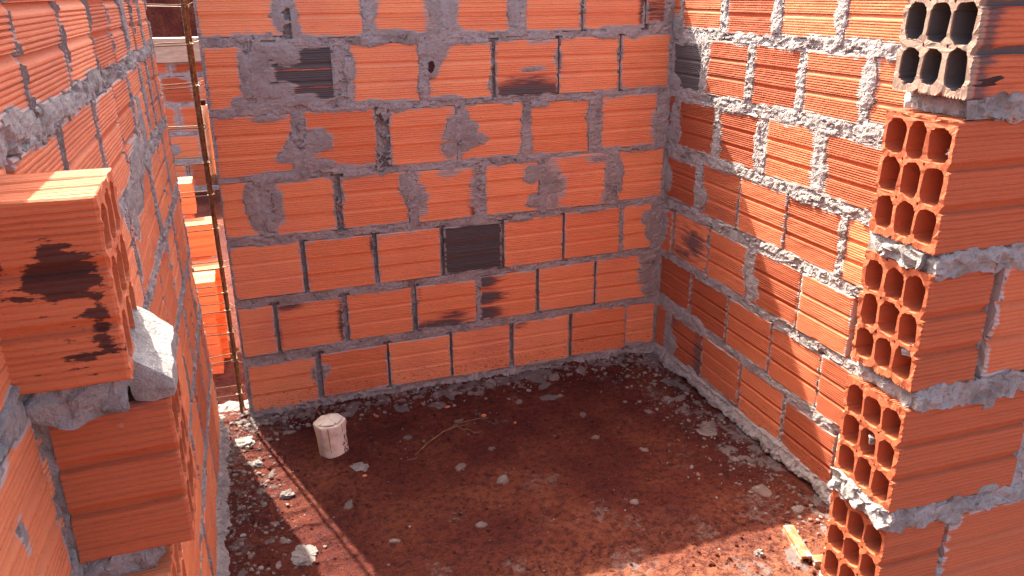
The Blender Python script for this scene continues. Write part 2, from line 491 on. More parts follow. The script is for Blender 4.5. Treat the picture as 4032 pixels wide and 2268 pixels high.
def rows_to(rows, u_end, lo=None, seed=1, L=.243, gap=.022):
    """continue rows of bricks to u_end (and back to lo)"""
    r = random.Random(seed)
    for k, bs in rows.items():
        bs = [list(b) for b in bs]
        while bs[-1][1] < u_end - .03:
            a = bs[-1][1] + gap * r.uniform(.5, 1.3); b = min(a + L * r.uniform(.97, 1.03), u_end)
            if u_end - b < .05: b = u_end
            bs.append([a, b, .22 * (k - 1) + r.uniform(-.004, .004), .22 * (k - 1) + .187 + r.uniform(-.004, .004)])
        rows[k] = [tuple(b) for b in bs]
    return rows

def scorch(*spec):
    """spec: list of (cu, cv, ru, rv, strength) in brick fractions"""
    def f(tu, tv):
        o = 0 * tu
        for cu, cv, ru, rv, s in spec:
            o = np.maximum(o, s * 1.15 * np.exp(-1.1 * (((tu - cu) / ru) ** 2 + ((tv - cv) / rv) ** 2)) - .03)
        return o
    return f

# ---- back wall -------------------------------------------------------------
BACK = {
 7: [(-1.700, -1.445, 1.326, 1.515), (-1.418, -1.186, 1.318, 1.515), (-1.150, -.912, 1.319, 1.515), (-.887, -.640, 1.319, 1.51), (-.609, -.387, 1.319, 1.507), (-.375, -.126, 1.322, 1.482), (-.118, -.035, 1.337, 1.474)],
 6: [(-1.702, -1.578, 1.099, 1.298), (-1.552, -1.291, 1.112, 1.295), (-1.236, -.997, 1.096, 1.296), (-.972, -.733, 1.094, 1.291), (-.718, -.477, 1.094, 1.293), (-.469, -.223, 1.095, 1.298), (-.217, -.010, 1.100, 1.298)],
 5: [(-1.701, -1.450, .874, 1.078), (-1.403, -1.164, .879, 1.083), (-1.117, -.872, .874, 1.073), (-.856, -.614, .874, 1.074), (-.586, -.344, .870, 1.069), (-.295, -.052, .877, 1.082)],
 4: [(-1.704, -1.590, .664, .856), (-1.536, -1.325, .658, .854), (-1.302, -1.062, .658, .851), (-1.028, -.806, .656, .847), (-.768, -.550, .654, .852), (-.520, -.265, .655, .862), (-.212, -.008, .661, .863)],
 3: [(-1.700, -1.462, .437, .632), (-1.446, -1.204, .435, .628), (-1.188, -.949, .436, .627), (-.935, -.705, .438, .626), (-.693, -.446, .438, .629), (-.438, -.195, .443, .635), (-.181, -.050, .448, .639)],
 2: [(-1.700, -1.579, .214, .402), (-1.566, -1.332, .218, .400), (-1.314, -1.071, .223, .404), (-1.052, -.814, .227, .404), (-.797, -.563, .228, .413), (-.548, -.303, .230, .417), (-.294, -.039, .228, .421)],
 1: [(-1.694, -1.450, -.012, .176), (-1.429, -1.180, .006, .185), (-1.171, -.928, .004, .188), (-.917, -.675, .000, .194), (-.659, -.416, .001, .197), (-.399, -.151, .005, .201), (-.148, -.012, .011, .199)]}
BFILL = {7: [.5, .95, 1, .95, .35, .1], 6: [1, .95, .9, .35, .15, .1], 5: [1, .55, 1, .9, .9], 4: [.95, .45, .9, .9, 1, .9],
         3: [.2, .35, .1, .3, .2, .8], 2: [.1, .35, .35, .85, .35, .3], 1: [.2, .15, .3, .4, .3, .15]}
BBLOB = [(-1.578, 1.20, .022, .12), (-1.60, 1.11, .035, .03), (-1.535, 1.20, .045, .13), (-1.49, 1.288, .09, .026), (-1.445, 1.262, .045, .028), (-1.44, 1.116, .10, .022), (-1.50, 1.145, .07, .035), (-1.51, 1.215, .03, .02), (-1.297, 1.2, .008, .10),
 (-.928, 1.40, .045, .12), (-.875, 1.40, .028, .13), (-1.10, 1.325, .09, .014), (-1.445, 1.39, .035, .06), (-1.41, 1.37, .022, .08), (-1.16, 1.40, .03, .09), (-.655, 1.40, .02, .10), (-.61, 1.40, .016, .08),
 (-.935, 1.265, .055, .045), (-.96, 1.215, .03, .05), (-1.242, 1.2, .022, .08), (-.90, 1.10, .07, .012), (-.58, 1.19, .05, .012),
 (-1.52, 1.065, .07, .014), (-1.475, .935, .035, .022), (-1.46, .97, .02, .04), (-1.365, .975, .055, .045), (-1.36, .90, .05, .02), (-1.40, .95, .02, .08),
 (-.885, .985, .035, .07), (-.90, .92, .03, .03), (-.835, .96, .05, .055), (-.80, .95, .05, .03), (-.85, 1.03, .03, .04), (-1.46, .865, .08, .02), (-.06, .96, .022, .07), (-.55, 1.06, .05, .012),
 (-1.598, .77, .030, .10), (-1.525, .77, .022, .09), (-1.075, .79, .022, .07), (-1.02, .75, .03, .06), (-.89, .845, .045, .025), (-.81, .75, .022, .06), (-.575, .795, .038, .035), (-.575, .69, .032, .035), (-.495, .77, .055, .075), (-.49, .69, .03, .04), (-.30, .84, .06, .016), (-.265, .76, .012, .10), (-.20, .77, .016, .08), (-.27, .68, .02, .03),
 (-.065, .57, .035, .04), (-.06, .53, .02, .05), (-.065, .33, .045, .05), (-.06, .40, .05, .025), (-.05, .27, .03, .04), (-1.44, .105, .030, .045), (-1.425, .12, .035, .022), (-.33, .635, .08, .012), (-.62, .63, .05, .010), (-1.2, .0, .1, .012), (-.5, .0, .12, .012), (-.1, .005, .06, .02)]
def back_char(k, i, tu, tv):
    t = {(6, 4): scorch((.5, .05, .75, .20, .95), (.5, .25, .6, .14, .5)), (2, 1): scorch((1, .4, .09, .6, .8), (.1, .95, .5, .12, .45), (.0, .3, .06, .5, .3)),
         (2, 3): scorch((.35, .02, .55, .16, .8), (.6, .22, .3, .10, .55), (.05, .9, .06, .3, .3)), (2, 4): scorch((.02, .15, .36, .18, .9), (.05, .52, .38, .15, .95), (0, .88, .35, .16, .85)),
         (3, 1): scorch((1, .78, .05, .2, .8)), (4, 3): scorch((1.02, .12, .12, .25, .8), (1.02, .9, .1, .2, .4)), (3, 4): scorch(), (1, 4): scorch((.1, .95, .2, .15, .35)), (7, 5): scorch((1, .4, .10, .9, .7)), (7, 6): scorch((.5, .5, 1.5, 1.5, .42))}.get((k, i))
    return t(tu, tv) if t else 0 * tu
def back_foot(U, V, H, n1, n2):
    low = V < .002 + .008 * n1
    f = -.004 + .050 * sst(.0, -.07, V) + .020 * n1 + .014 * n2 + .008 * fbm(U * 110, V * 110, 7, 2)
    return np.where(low, np.maximum(H, f), H)
wb = Wall(BACK, BBLOB, BFILL, 3, (-1.706, .012), (-.10, 1.50), ([0, 2.6, 3.4, 7], [.000, .001, .007, .009]), foot=back_foot)
back = empty('back_wall'); tag(back, 'shaded red block wall at the far side of the room, facing the viewer', 'wall')
CHARRED = [(6, 1), (3, 3), (7, 6)]
wb.brickwork(back, back_char, skip=CHARRED, deep=.95, tone0=.9, sig=.14)
wb.mortar(back)
def full_char(s, bands=()):
    def f(k, i, tu, tv):
        o = s + 0 * tu
        for c, wd, d in bands: o = o - d * np.exp(-((tv - c) / wd) ** 2)
        return np.clip(o, 0, 1.3)
    return f
o = wb.brickwork(back, full_char(1.15, ((.58, .03, .8), (.26, .03, .8))), only=(6, 1), name='charred_brick'); o['label'] = 'blackened block half covered by smeared mortar'
o = wb.brickwork(back, full_char(1.2, ((.665, .018, .7), (.36, .018, .7))), only=(3, 3), name='charred_brick', deep=1.5); o['label'] = 'charcoal black block with two thin orange lines'
o = wb.brickwork(back, full_char(.42), only=(7, 6), name='half_brick'); o['label'] = 'short dark red block piece by the corner'
# the broken hole in a block of the sixth course
bm = bmesh.new(); bmesh.ops.create_icosphere(bm, subdivisions=2, radius=1)
for v in bm.verts: v.co = Vector((v.co.x * .016, v.co.y * .009, v.co.z * .026)) * (1 + .3 * mnoise.noise(v.co * 2)) + Vector((-.957, .001, 1.215))
M_HOLE = simple_mat('deep_hole', [(.3, (.02, .01, .008)), (.7, (.05, .02, .015))], 40, 1)
hole = bm_obj('broken_hole', bm, M_HOLE, back); hole['label'] = 'dark broken hole beside a joint'

# ---- right wall (u runs from the far corner towards the viewer) --------------
RIGHT = {
 7: [(-.030, .052, 1.322, 1.51), (.060, .326, 1.322, 1.51), (.372, .625, 1.314, 1.505), (.663, .921, 1.318, 1.505), (.948, 1.19, 1.32, 1.51)],
 6: [(.012, .222, 1.096, 1.268), (.262, .510, 1.10, 1.291), (.542, .777, 1.101, 1.286), (.804, 1.058, 1.102, 1.288), (1.082, 1.325, 1.108, 1.284)],
 5: [(-.03, .080, .876, 1.065), (.086, .337, .885, 1.064), (.364, .607, .886, 1.064), (.652, .895, .884, 1.069), (.933, 1.17, .88, 1.061)],
 4: [(.014, .239, .668, .832), (.280, .522, .662, .853), (.526, .784, .664, .853), (.788, 1.041, .660, .845), (1.063, 1.30, .659, .844)],
 3: [(-.03, .080, .438, .615), (.096, .350, .441, .621), (.360, .615, .438, .619), (.651, .894, .436, .625), (.902, 1.134, .434, .624), (1.155, 1.40, .436, .624)],
 2: [(.004, .250, .245, .412), (.259, .513, .227, .405), (.522, .777, .224, .404), (.782, 1.030, .214, .396), (1.034, 1.27, .211, .402)],
 1: [(-.03, .078, .008, .187), (.108, .368, .009, .185), (.374, .628, .018, .192), (.632, .878, -.001, .188), (.892, 1.140, -.005, .172)]}
RIGHT = rows_to(RIGHT, 2.06, seed=4)
RFILL = {7: [.9, .95, 1, .85, .9], 6: [1, 1, 1, 1, .9], 5: [1, .95, 1, .9, .9], 4: [.95, .3, .4, .9, .8], 3: [.3, .4, .9, .5, .3], 2: [.45, .1, .35, .2, .3], 1: [.9, .2, .15, .5, .4]}
RBLOB = [(.03, 1.32, .05, .05), (.245, 1.2, .012, .12), (.025, 1.125, .05, .03), (.015, 1.20, .012, .10), (.055, .97, .05, .07), (.03, .92, .05, .05), (.05, 1.03, .03, .03), (.02, .75, .03, .07), (.25, .76, .025, .07), (.29, .72, .03, .05), (.36, .93, .03, .09),
 (.92, .93, .04, .06), (.90, 1.0, .02, .08), (.64, .49, .035, .05), (.62, .55, .03, .06), (.67, .47, .025, .03), (.02, .55, .03, .08), (.33, .23, .05, .016), (.55, .21, .05, .016), (.10, .09, .035, .10), (.13, .06, .04, .05), (.25, .21, .05, .025),
 (1.07, 1.2, .03, .10), (.79, 1.2, .02, .08), (.53, 1.2, .02, .08), (.35, 1.4, .02, .09), (.64, 1.4, .025, .09), (.93, 1.4, .03, .08), (.66, .5, .03, .03), (.60, .965, .02, .08), (.88, .0, .1, .016), (.5, .0, .1, .012), (.3, .0, .05, .02)]
def right_char(k, i, tu, tv):
    t = {(1, 1): scorch((.9, .3, .2, .9, .55), (.05, .95, .3, .25, .5)), (4, 1): scorch((.5, .2, .8, .2, .2)), (1, 4): scorch((.5, .5, .1, .1, .0))}.get((k, i))
    return t(tu, tv) if t else 0 * tu
def right_foot(U, V, H, n1, n2):
    low = V < .004 + .006 * n1
    f = .004 + .012 * sst(.0, -.03, V) + .010 * n1 + .010 * n2
    f = f - .05 * sst(-.040, -.054, V + .016 * n1 + .008 * n2)
    return np.where(low, np.maximum(np.where(V < -.035, -.03, H), f), H)
wr = Wall(RIGHT, RBLOB, RFILL, 5, (-.004, 2.05), (-.10, 1.50), ([0, 2.6, 3.6, 7], [.000, .001, .006, .009]), foot=right_foot)
right = empty('right_wall', (0, 0, 0), (0, 0, math.radians(-91.36))); tag(right, 'red block wall on the right crossed by a slanting edge of sunlight', 'wall')
wr.brickwork(right, right_char, skip=[(6, 0), (3, 1)], tone0=.16, deep=1.25)
wr.mortar(right)
o = wr.brickwork(right, full_char(1.15), only=(6, 0), name='charred_brick'); o['label'] = 'blackened block by the corner, ringed with mortar'
def rc(k, i, tu, tv): return scorch((.6, .5, .35, .3, .42), (.3, .15, .4, .2, .3))(tu, tv) + .16
o = wr.brickwork(right, rc, only=(3, 1), name='charred_brick'); o['label'] = 'dark red scorched block near the corner'

# ---- left wall (u runs away from the viewer, 0 = far end) ---------------------
def LROW(k, joints):
    b = []
    for a, c in zip(joints, joints[1:]):
        v0 = .22 * (k - 1) + random.uniform(-.004, .004); b.append((a + .006, c - .006, v0, v0 + .188))
    return b
LEFT = {7: LROW(7, [-2.44, -2.19, -1.94, -1.686, -1.398, -1.119, -.868, -.618, -.43, -.238, 0.0]), 6: LROW(6, [-2.33, -2.08, -1.83, -1.575, -1.274, -1.02, -.755, -.479, -.30, -.117, 0]),
        5: LROW(5, [-2.49, -2.245, -1.995, -1.66, -1.40, -1.145, -.89, -.665, -.42, -.25, 0]), 4: LROW(4, [-2.38, -2.13, -1.87, -1.63, -1.35, -1.10, -.86, -.60, -.36, -.12, 0]),
        3: LROW(3, [-2.48, -2.22, -1.97, -1.72, -1.48, -1.23, -.98, -.725, -.50, -.336, -.16, 0]), 2: LROW(2, [-2.36, -2.11, -1.86, -1.62, -1.36, -1.10, -.85, -.585, -.33, -.12, 0]),
        1: LROW(1, [-2.45, -2.2, -1.95, -1.70, -1.45, -1.2, -.95, -.70, -.46, -.22, 0])}
# wider mortar joints where the photo shows them
def widen(k, i, g):
    a, b = LEFT[k][i], LEFT[k][i + 1]
    LEFT[k][i] = (a[0], a[1] - g, a[2], a[3]); LEFT[k][i + 1] = (b[0] + g, b[1], b[2], b[3])
for k, i, g in ((7, 6, .014), (7, 8, .010), (6, 5, .010), (6, 7, .010), (5, 6, .010), (5, 8, .008), (4, 6, .006), (3, 7, .010), (3, 9, .006), (7, 3, .001), (6, 6, .012), (2, 7, .008)): widen(k, i, g)
LFILL = {7: [.2, .2, .2, .25, .3, .4, .95, .5, .95, .9], 6: [.3, .3, .3, .35, .3, .95, .9, .95, .6], 5: [.3, .3, .3, .3, .3, .4, .95, .5, .9], 4: [.3, .3, .3, .3, .3, .3, .9, .4, .4], 3: [.3, .3, .3, .3, .3, .3, .3, .95, .3, .8], 2: [.3] * 5 + [.35, .4, .9, .3], 1: .4}
LBLOB = [(-.90, 1.09, .15, .05), (-1.08, 1.06, .10, .035), (-.78, 1.11, .10, .05), (-.66, 1.13, .06, .10), (-.48, 1.2, .03, .09), (-.62, 1.41, .04, .09), (-.95, 1.04, .08, .04), (-1.13, .95, .03, .05), (-1.06, 1.02, .05, .05), (-1.20, 1.31, .10, .02), (-.25, .95, .02, .08), (-.66, .93, .02, .09), (-1.75, 1.315, .12, .022), (-1.60, 1.305, .10, .016), (-2.1, .91, .02, .03), (-2.10, .99, .012, .02), (-2.25, 1.07, .10, .05), (-.72, .5, .02, .07), (-.3, 1.3, .1, .02)]
def left_char(k, i, tu, tv): return 0 * tu
def left_foot(U, V, H, n1, n2):
    low = V < .0 + .02 * n1
    f = .002 + .035 * sst(.02, -.06, V) + .016 * n1 + .012 * n2
    return np.where(low, np.maximum(H, f), H)
wl = Wall(LEFT, LBLOB, LFILL, 7, (-2.40, .003), (-.10, 1.50), ([0, 3, 4.4, 7], [.001, .001, .004, .004]), foot=left_foot)
left = empty('left_wall', (-1.812, 0, 0), (math.radians(-1.25), 0, math.radians(88.64))); tag(left, 'block wall on the left with ribbed faces running away and stub blocks sticking out', 'wall')
wl.brickwork(left, left_char, tone0=.5)
wl.mortar(left)
# stub blocks of the missing front wall, bonded into the left wall (world axes)
Lw = Matrix.LocRotScale(left.location, left.rotation_euler, None); Li = Lw.inverted()
def in_left(o):
    o.parent = left; o.matrix_parent_inverse = Li; return o
def oil_char(co, hid):
    x, z = co[:, 0], co[:, 2]
    n = fbm(x * 26 + 3, z * 60, 3, 4, .65)
    m = np.maximum(1.1 - np.sqrt(((x - .042) / .036) ** 2 + ((z - .115) / .045) ** 2), 1.0 - np.sqrt(((x - .020) / .020) ** 2 + ((z - .075) / .05) ** 2))
    m = np.maximum(m, .75 - np.sqrt(((x - .10) / .02) ** 2 + ((z - .13) / .02) ** 2))
    m = np.maximum(m, .25 - np.abs(z - .07) * 5)
    return (.17 + 1.0 * sst(-.35, .35, m + .95 * n - .42)) * (co[:, 1] < .012)
def low_cem(co, hid): return .5 * sst(.35, .0, np.hypot((co[:, 0] - .05) / .05, (co[:, 2] - .16) / .05)) * (co[:, 1] < .01)
o = in_left(hollow_brick('hollow_brick', None, (-1.783, -2.012, 1.090), .21, .140, .190, 21, math.radians(180) * 0, dirt_fn=oil_char, tone=.30)); 
o.scale = (-1, 1, 1); o['label'] = 'block with sooty black blotches and a sunlit corner, open end to the right'
TOPB = o
o = in_left(hollow_brick('hollow_brick', None, (-1.755, -1.976, .862), .118, .140, .186, 22, cem_fn=low_cem, char_fn=lambda co, h: .32 * sst(.15, .19, co[:, 2]) * (co[:, 1] < .01), tone=.12)); o.scale = (-1, 1, 1)
o['label'] = 'short dark red block under the mortar chunk, its holes facing right'
for k, (z, xe, sd) in enumerate(((.645, -1.785, 23), (.425, -1.760, 24), (.205, -1.785, 25), (-.015, -1.76, 26))):
    o = in_left(hollow_brick('hollow_brick', None, (xe, -1.985, z), .12, .140, .186, sd, tone=.5)); o.scale = (-1, 1, 1)
for k, (z0, z1, x1, yf) in enumerate(((1.046, 1.094, -1.790, -2.004), (.828, .866, -1.792, -1.972), (.608, .648, -1.79, -1.975), (.388, .428, -1.79, -1.975), (.168, .208, -1.79, -1.975), (-.06, -.012, -1.775, -1.975))):
    in_left(rough_block('mortar_bed', None, (-1.90, yf, z0), (x1, -1.85, z1), .0055, .0085, 10 + k, freq=42, round_=.05))
in_left(rough_block('mortar_joint', None, (-1.892, -1.972, .868), (-1.872, -1.86, 1.05), .008, .006, 31, freq=34))
def wedge(p, t):
    z = p.z - (.036 * t.x) * t.z - .018 * (1 - t.y) * t.z
    return Vector((p.x - .008 * t.z * (1 - t.x), p.y + .016 * (1 - t.z) * 0, z))
o = in_left(rough_block('mortar_chunk', None, (-1.790, -1.985, 1.046), (-1.748, -1.868, 1.130), .006, .0035, 41, freq=20, shear=wedge, round_=.03))
o['label'] = 'pale wedge of hardened mortar catching sunlight'

# ---- front wall right of the doorway ----------------------------------------
FR = math.radians(-2.2)
front = empty('front_wall', (-.733, -2.003, 0), (0, 0, FR)); tag(front, 'near block wall at the right edge, its open hollow block ends facing the doorway', 'wall')
def ash_char(co, hid):
    x = co[:, 0]
    return np.where(hid, 1.2, .85 * sst(.055, .0, x) * (x > .0035))
def ash_cem(co, hid): return 1.1 * (co[:, 0] < .0034) * (~hid)
FJ = [(6, 1.312, .003, .250, 51, dict(char_fn=ash_char, cem_fn=ash_cem, tone=.2), 'block with a scorched grey end and black holes'),
      (5, 1.095, -.002, .250, 52, dict(tone=.04), None), (4, .876, .000, .118, 53, dict(tone=.04), None), (3, .657, .000, .250, 54, dict(tone=.04), None),
      (2, .435, .004, .120, 55, dict(tone=.05), None), (1, .217, 0, .25, 56, dict(tone=.5), None), (0, -.003, 0, .12, 57, dict(tone=.5), None)]
for k, z, x, L, sd, kw, lab in FJ:
    o = hollow_brick('hollow_brick', front, (x, 0, z), L, .138, .189 if k < 6 else .192, sd, **kw)
    o.rotation_euler = (random.uniform(-.008, .008), random.uniform(-.008, .008), random.uniform(-.01, .01))
    if k == 6: o.data.materials[0] = M_BRICK_ASH
    if lab: o['label'] = lab
# broken-out gap at the foot of the scorched block
bm = bmesh.new(); bmesh.ops.create_icosphere(bm, subdivisions=2, radius=1)
for v in bm.verts: v.co = Vector((v.co.x * .030, v.co.y * .004, v.co.z * .0085)) * (1 + .35 * mnoise.noise(v.co * 2.3)) + Vector((.036, .003, 1.336 + v.co.x * .004))
o = bm_obj('broken_hole', bm, M_HOLE, front)
FRONT = {7: [], 6: [(.27, .51, 1.10, 1.288), (.53, .80, 1.10, 1.288)], 5: [(.137, .38, .878, 1.065), (.40, .64, .88, 1.066), (.66, .80, .88, 1.066)], 4: [(.275, .51, .66, .846), (.53, .80, .66, .846)], 3: [(.134, .38, .436, .625), (.40, .64, .44, .626), (.66, .8, .44, .626)],
         2: [(.27, .51, .22, .406), (.53, .8, .22, .406)], 1: [(.14, .38, 0, .186), (.4, .64, 0, .186), (.66, .8, 0, .186)]}
FRONT[7] = [(.275, .51, 1.32, 1.507), (.53, .80, 1.32, 1.507)]
_rows = {k: list(b) for k, b in FRONT.items()}
for k, z, x, L, sd, kw, lab in FJ: _rows[k + 1] = [(0.0, x + L, z, z + .189)] + _rows[k + 1]
FFILL = {7: [.6, .6], 6: [.8, .6], 5: [.25, .6, .6], 4: [.95, .6], 3: [.5, .6, .6], 2: .6, 1: .6}
FBLOB = [(.17, .865, .03, .02), (.155, .85, .02, .03), (.27, .75, .02, .09), (.20, .665, .03, .012), (.31, 1.08, .03, .014), (.14, .62, .02, .03)]
wf = Wall(_rows, FBLOB, FFILL, 9, (.006, .80), (-.10, 1.50), ([0, 7], [.001, .003]))
wf.brickwork(front, None, skip=[(k, 0) for k in _rows], dirty=False, tone0=.05, deep=.6)
wf.mortar(front, core=.02, depth=.118, core_u=.27)
for hx, hz, sc, q in ((.030, .935, .007, 4), (.066, .757, .006, 3)):
    rough_block('mortar_plug', front, (.004, hx - sc, hz - sc), (.03, hx + sc, hz + sc), .005, .008, 80 + q, freq=50, round_=.06)
FMB = [(1.283, 1.315, .030), (1.062, 1.098, .004), (.843, .880, .010), (.625, .660, .000), (.405, .438, .004), (.186, .22, .004), (-.10, .0, -.01)]
for k, (z0, z1, x0) in enumerate(FMB):
    rough_block('mortar_bed', front, (x0, -.004, z0), (.30, .138, z1), .0055, .0095, 60 + k, freq=44)
rough_block('mortar_lump', front, (-.006, .02, 1.062), (.05, .10, 1.092), .005, .010, 77, freq=48, round_=.05)
rough_block('mortar_lump', front, (-.010, .0, .627), (.03, .12, .662), .005, .010, 78, freq=48, round_=.05)
# cross wall behind the camera side of the front wall's far end: none is seen in the photograph

# ------------------------------------------------------------------ ground
def splat_list():
    r = random.Random(3)
    L = []
    def add(x, y, s): L.append((x, y, s * r.uniform(.7, 1.5), s * r.uniform(.6, 1.1), r.uniform(0, 3)))
    for i in range(150):
        t = r.random()
        if t < .30: add(-.055 - abs(r.gauss(0, .13)), r.uniform(-1.95, -.05), r.uniform(.008, .034))
        elif t < .48: add(-1.78 + abs(r.gauss(0, .09)), r.uniform(-1.9, -.02), r.uniform(.006, .017))
        elif t < .72: add(r.uniform(-1.6, -.05), -.03 - abs(r.gauss(0, .05)), r.uniform(.01, .03))
        else: add(r.uniform(-1.7, -.1), r.uniform(-1.9, -.1), r.uniform(.005, .022))
    return L
SPLATS = splat_list()
def g_noise(x, y):
    return .006 * fbm(x * 5, y * 5, 1, 3) + .0055 * fbm(x * 24, y * 24, 2, 3) + .0045 * fbm(x * 60, y * 60, 4, 2)
def g_base(x, y):
    z = -.040 + 0 * x
    z = z + .016 * sst(-.16, -.02, y) * sst(.12, .05, y)                     # rise against the back wall
    z = z + .012 * sst(-1.62, -1.80, x) * sst(.1, 0, y)
    z = z - .014 * sst(-.085, -.05, x - .0237 * y) * sst(-2.1, -1.9, y) * sst(.05, -.05, y) * (x < .1)
    z = z - .025 * sst(.1, .4, y) + .05 * sst(1.5, 3.5, y)
    # earth bank far behind
    yb = y - 6.2 - .5 * fbm(x * .7, y * .1, 6, 3)
    z = z + 3.2 * sst(0, 1.7, yb) + .4 * sst(0, 3, yb) * fbm(x * 1.3, y * 1.3, 6, 4)
    return z
def g(x, y):
    near = sst(12, 5, np.hypot(x, y))
    return g_base(x, y) + g_noise(x, y) * (.3 + .7 * near)
gx = np.concatenate([-np.geomspace(80, .35, 26) - 1.95, np.arange(-2.25, .32, .0085), np.geomspace(.05, 80, 26) + .32])
gy = np.concatenate([-np.geomspace(80, .12, 30) - 2.15, np.arange(-2.2, .62, .0085), .62 + np.geomspace(.02, 9.5, 110), np.geomspace(10.5, 90, 14)])
GX, GY = np.meshgrid(gx, gy, indexing='ij')
GZ = g(GX, GY)
cem = np.zeros(GX.shape)
room = (GX > -1.9) & (GX < .1) & (GY > -2.1) & (GY < .05)
nz = fbm(GX * 6, GY * 6, 5, 4)
nf = sst(-.35, .35, fbm(GX * 17, GY * 17, 6, 4, .65))
cem = np.maximum(cem, (.10 + .55 * nf) * sst(-1.66 + .08 * nz, -1.80, GX)); cem = np.maximum(cem, (.2 + .65 * nf) * sst(-.15 + .08 * nz, -.03, GY))
cem = np.maximum(cem, (.05 + .68 * nf) * sst(-.34 + .16 * nz, -.06, GX)); cem = cem * room
cem = np.maximum(cem, .42 * sst(.12, .45, nz) * room)
for (x, y, q) in ((-.74, -1.22, .13), (-.46, -1.34, .09), (-.26, -1.12, .15), (-.20, -.62, .10), (-1.25, -1.05, .07), (-1.05, -1.1, .08), (-.9, -.95, .07), (-1.62, -.12, .10)):
    cem = np.maximum(cem, .46 * sst(q, q * .3, np.hypot(GX - x, GY - y) + .05 * nz))
for (x, y, a, b, t) in SPLATS:
    m = (np.abs(GX - x) < .12) & (np.abs(GY - y) < .12)
    dx, dy = GX[m] - x, GY[m] - y
    c, s = math.cos(t), math.sin(t)
    rr = np.sqrt(((c * dx + s * dy) / a) ** 2 + ((-s * dx + c * dy) / b) ** 2)
    cem[m] = np.maximum(cem[m], .85 * sst(1.5, .7, rr + .3 * fbm(dx * 90 + x * 50, dy * 90, 2, 2)))
GZ = GZ + room * .004 * sst(.5, .9, cem + .35 * fbm(GX * 40, GY * 40, 3, 3)) 
dry = sst(-1.0, -1.55, GY + .25 * fbm(GX * 3, GY * 3, 6, 4)) * .9  # painted sun patch: mask lightens the soil colour near the doorway, noisy edge
n1, n2 = GX.shape; idx = np.arange(GX.size).reshape(GX.shape)
FQ = np.stack([idx[:-1, :-1], idx[1:, :-1], idx[1:, 1:], idx[:-1, 1:]], -1).reshape(-1, 4)
gr = mesh_np('ground', np.stack([GX, GY, GZ], -1).reshape(-1, 3), [FQ], M_SOIL, None, {'cem': cem.ravel(), 'dry': dry.ravel()}, smooth=True)  # the dry attribute carries the painted sunlight, not moisture
tag(gr, 'red soil floor of the unfinished room and the yard beyond', 'ground', None, 'structure')

def gz(x, y): return float(g(np.array([x]), np.array([y]))[0])

# ------------------------------------------------------------------ rubble and splats (nobody could count them)
def crumbs(name, pts, mat, label, cat, seed, flat=(.5, .9)):
    rng = np.random.default_rng(seed)
    bm = bmesh.new(); bmesh.ops.create_icosphere(bm, subdivisions=1, radius=1)
    bv = np.array([v.co[:] for v in bm.verts]); bf = np.array([[v.index for v in f.verts] for f in bm.faces]); bm.free()
    A = Acc()
    P = np.array([(p[0], p[1]) for p in pts]); Z = g(P[:, 0], P[:, 1])
    for (x, y, s), z in zip(pts, Z):
        v = bv * (1 + rng.uniform(-.38, .32, (len(bv), 1))) * np.array([rng.uniform(.7, 1.3), rng.uniform(.7, 1.3), rng.uniform(*flat)]) * s
        a = rng.uniform(0, 6.3); c, sn = math.cos(a), math.sin(a)
        v = np.stack([v[:, 0] * c - v[:, 1] * sn, v[:, 0] * sn + v[:, 1] * c, v[:, 2]], 1)
        A.add(v + np.array([x, y, z + s * .28]), [bf], smear=rng.uniform(0, 1.2))
    o = A.build(name, mat); tag(o, label, cat, None, 'stuff'); return o
r = random.Random(9); pts = []
def size(lo, hi, p=2.6): return lo + (hi - lo) * r.random() ** p
for i in range(5200):
    t = r.random()
    if t < .36:
        if r.random() < .3: continue
        x, y = -1.795 + abs(r.gauss(0, .085)), r.uniform(-2.0, .02); s = size(.0013, .0095, 3.6)
    elif t < .60: x, y = r.uniform(-1.75, -.02), -.02 - abs(r.gauss(0, .055)); s = size(.0014, .011, 3.4)
    elif t < .82: x, y = -.045 - abs(r.gauss(0, .12)), r.uniform(-2.0, -.02); s = size(.0013, .009, 3.4)
    else:
        if r.random() < .4: continue
        x, y = r.uniform(-1.78, -.05), r.uniform(-2.0, -.05); s = size(.0009, .004, 3.5)
    if x > -.04 + .0237 * y: continue
    if math.hypot(x + 1.442, y + .325) < .058: continue
    pts.append((x, y, s))
crumbs('mortar_crumbs', pts, M_CRUMB, 'grey mortar crumbs scattered along the wall feet and over the soil floor', 'rubble', 4)
A = Acc(); rng = np.random.default_rng(8)
for (x, y, a, b, t) in SPLATS[::2]:
    n = 18; ang = np.arange(n) / n * 2 * np.pi
    rad = 1 + .28 * rng.standard_normal(n).cumsum() * .35; rad = rad - np.linspace(0, rad[-1] - rad[0], n); rad = np.clip(rad + rng.uniform(-.15, .15, n), .5, 1.5)
    V = []
    for q, hgt in ((1.0, -.004), (.85, .0002), (.5, .0012)):
        X = a * rad * q * np.cos(ang); Y = b * rad * q * np.sin(ang)
        xx = x + X * math.cos(t) - Y * math.sin(t); yy = y + X * math.sin(t) + Y * math.cos(t)
        V.append(np.stack([xx, yy, g(xx, yy) + hgt + .003 + rng.uniform(-.0012, .0012, n)], 1))
    V.append(np.array([[x, y, gz(x, y) + .0045]]))
    V = np.concatenate(V); i = np.arange(n); j = (i + 1) % n
    A.add(V, [np.concatenate([np.stack([i, j, n + j, n + i], 1), np.stack([n + i, n + j, 2 * n + j, 2 * n + i], 1)]), np.stack([2 * n + i, 2 * n + j, np.full(n, 3 * n)], 1)], smear=rng.uniform(.5, 1.2))
o = A.build('mortar_splashes', M_CRUMB); tag(o, 'flat grey splashes of dropped mortar dried on the red soil', 'splashes', None, 'stuff')

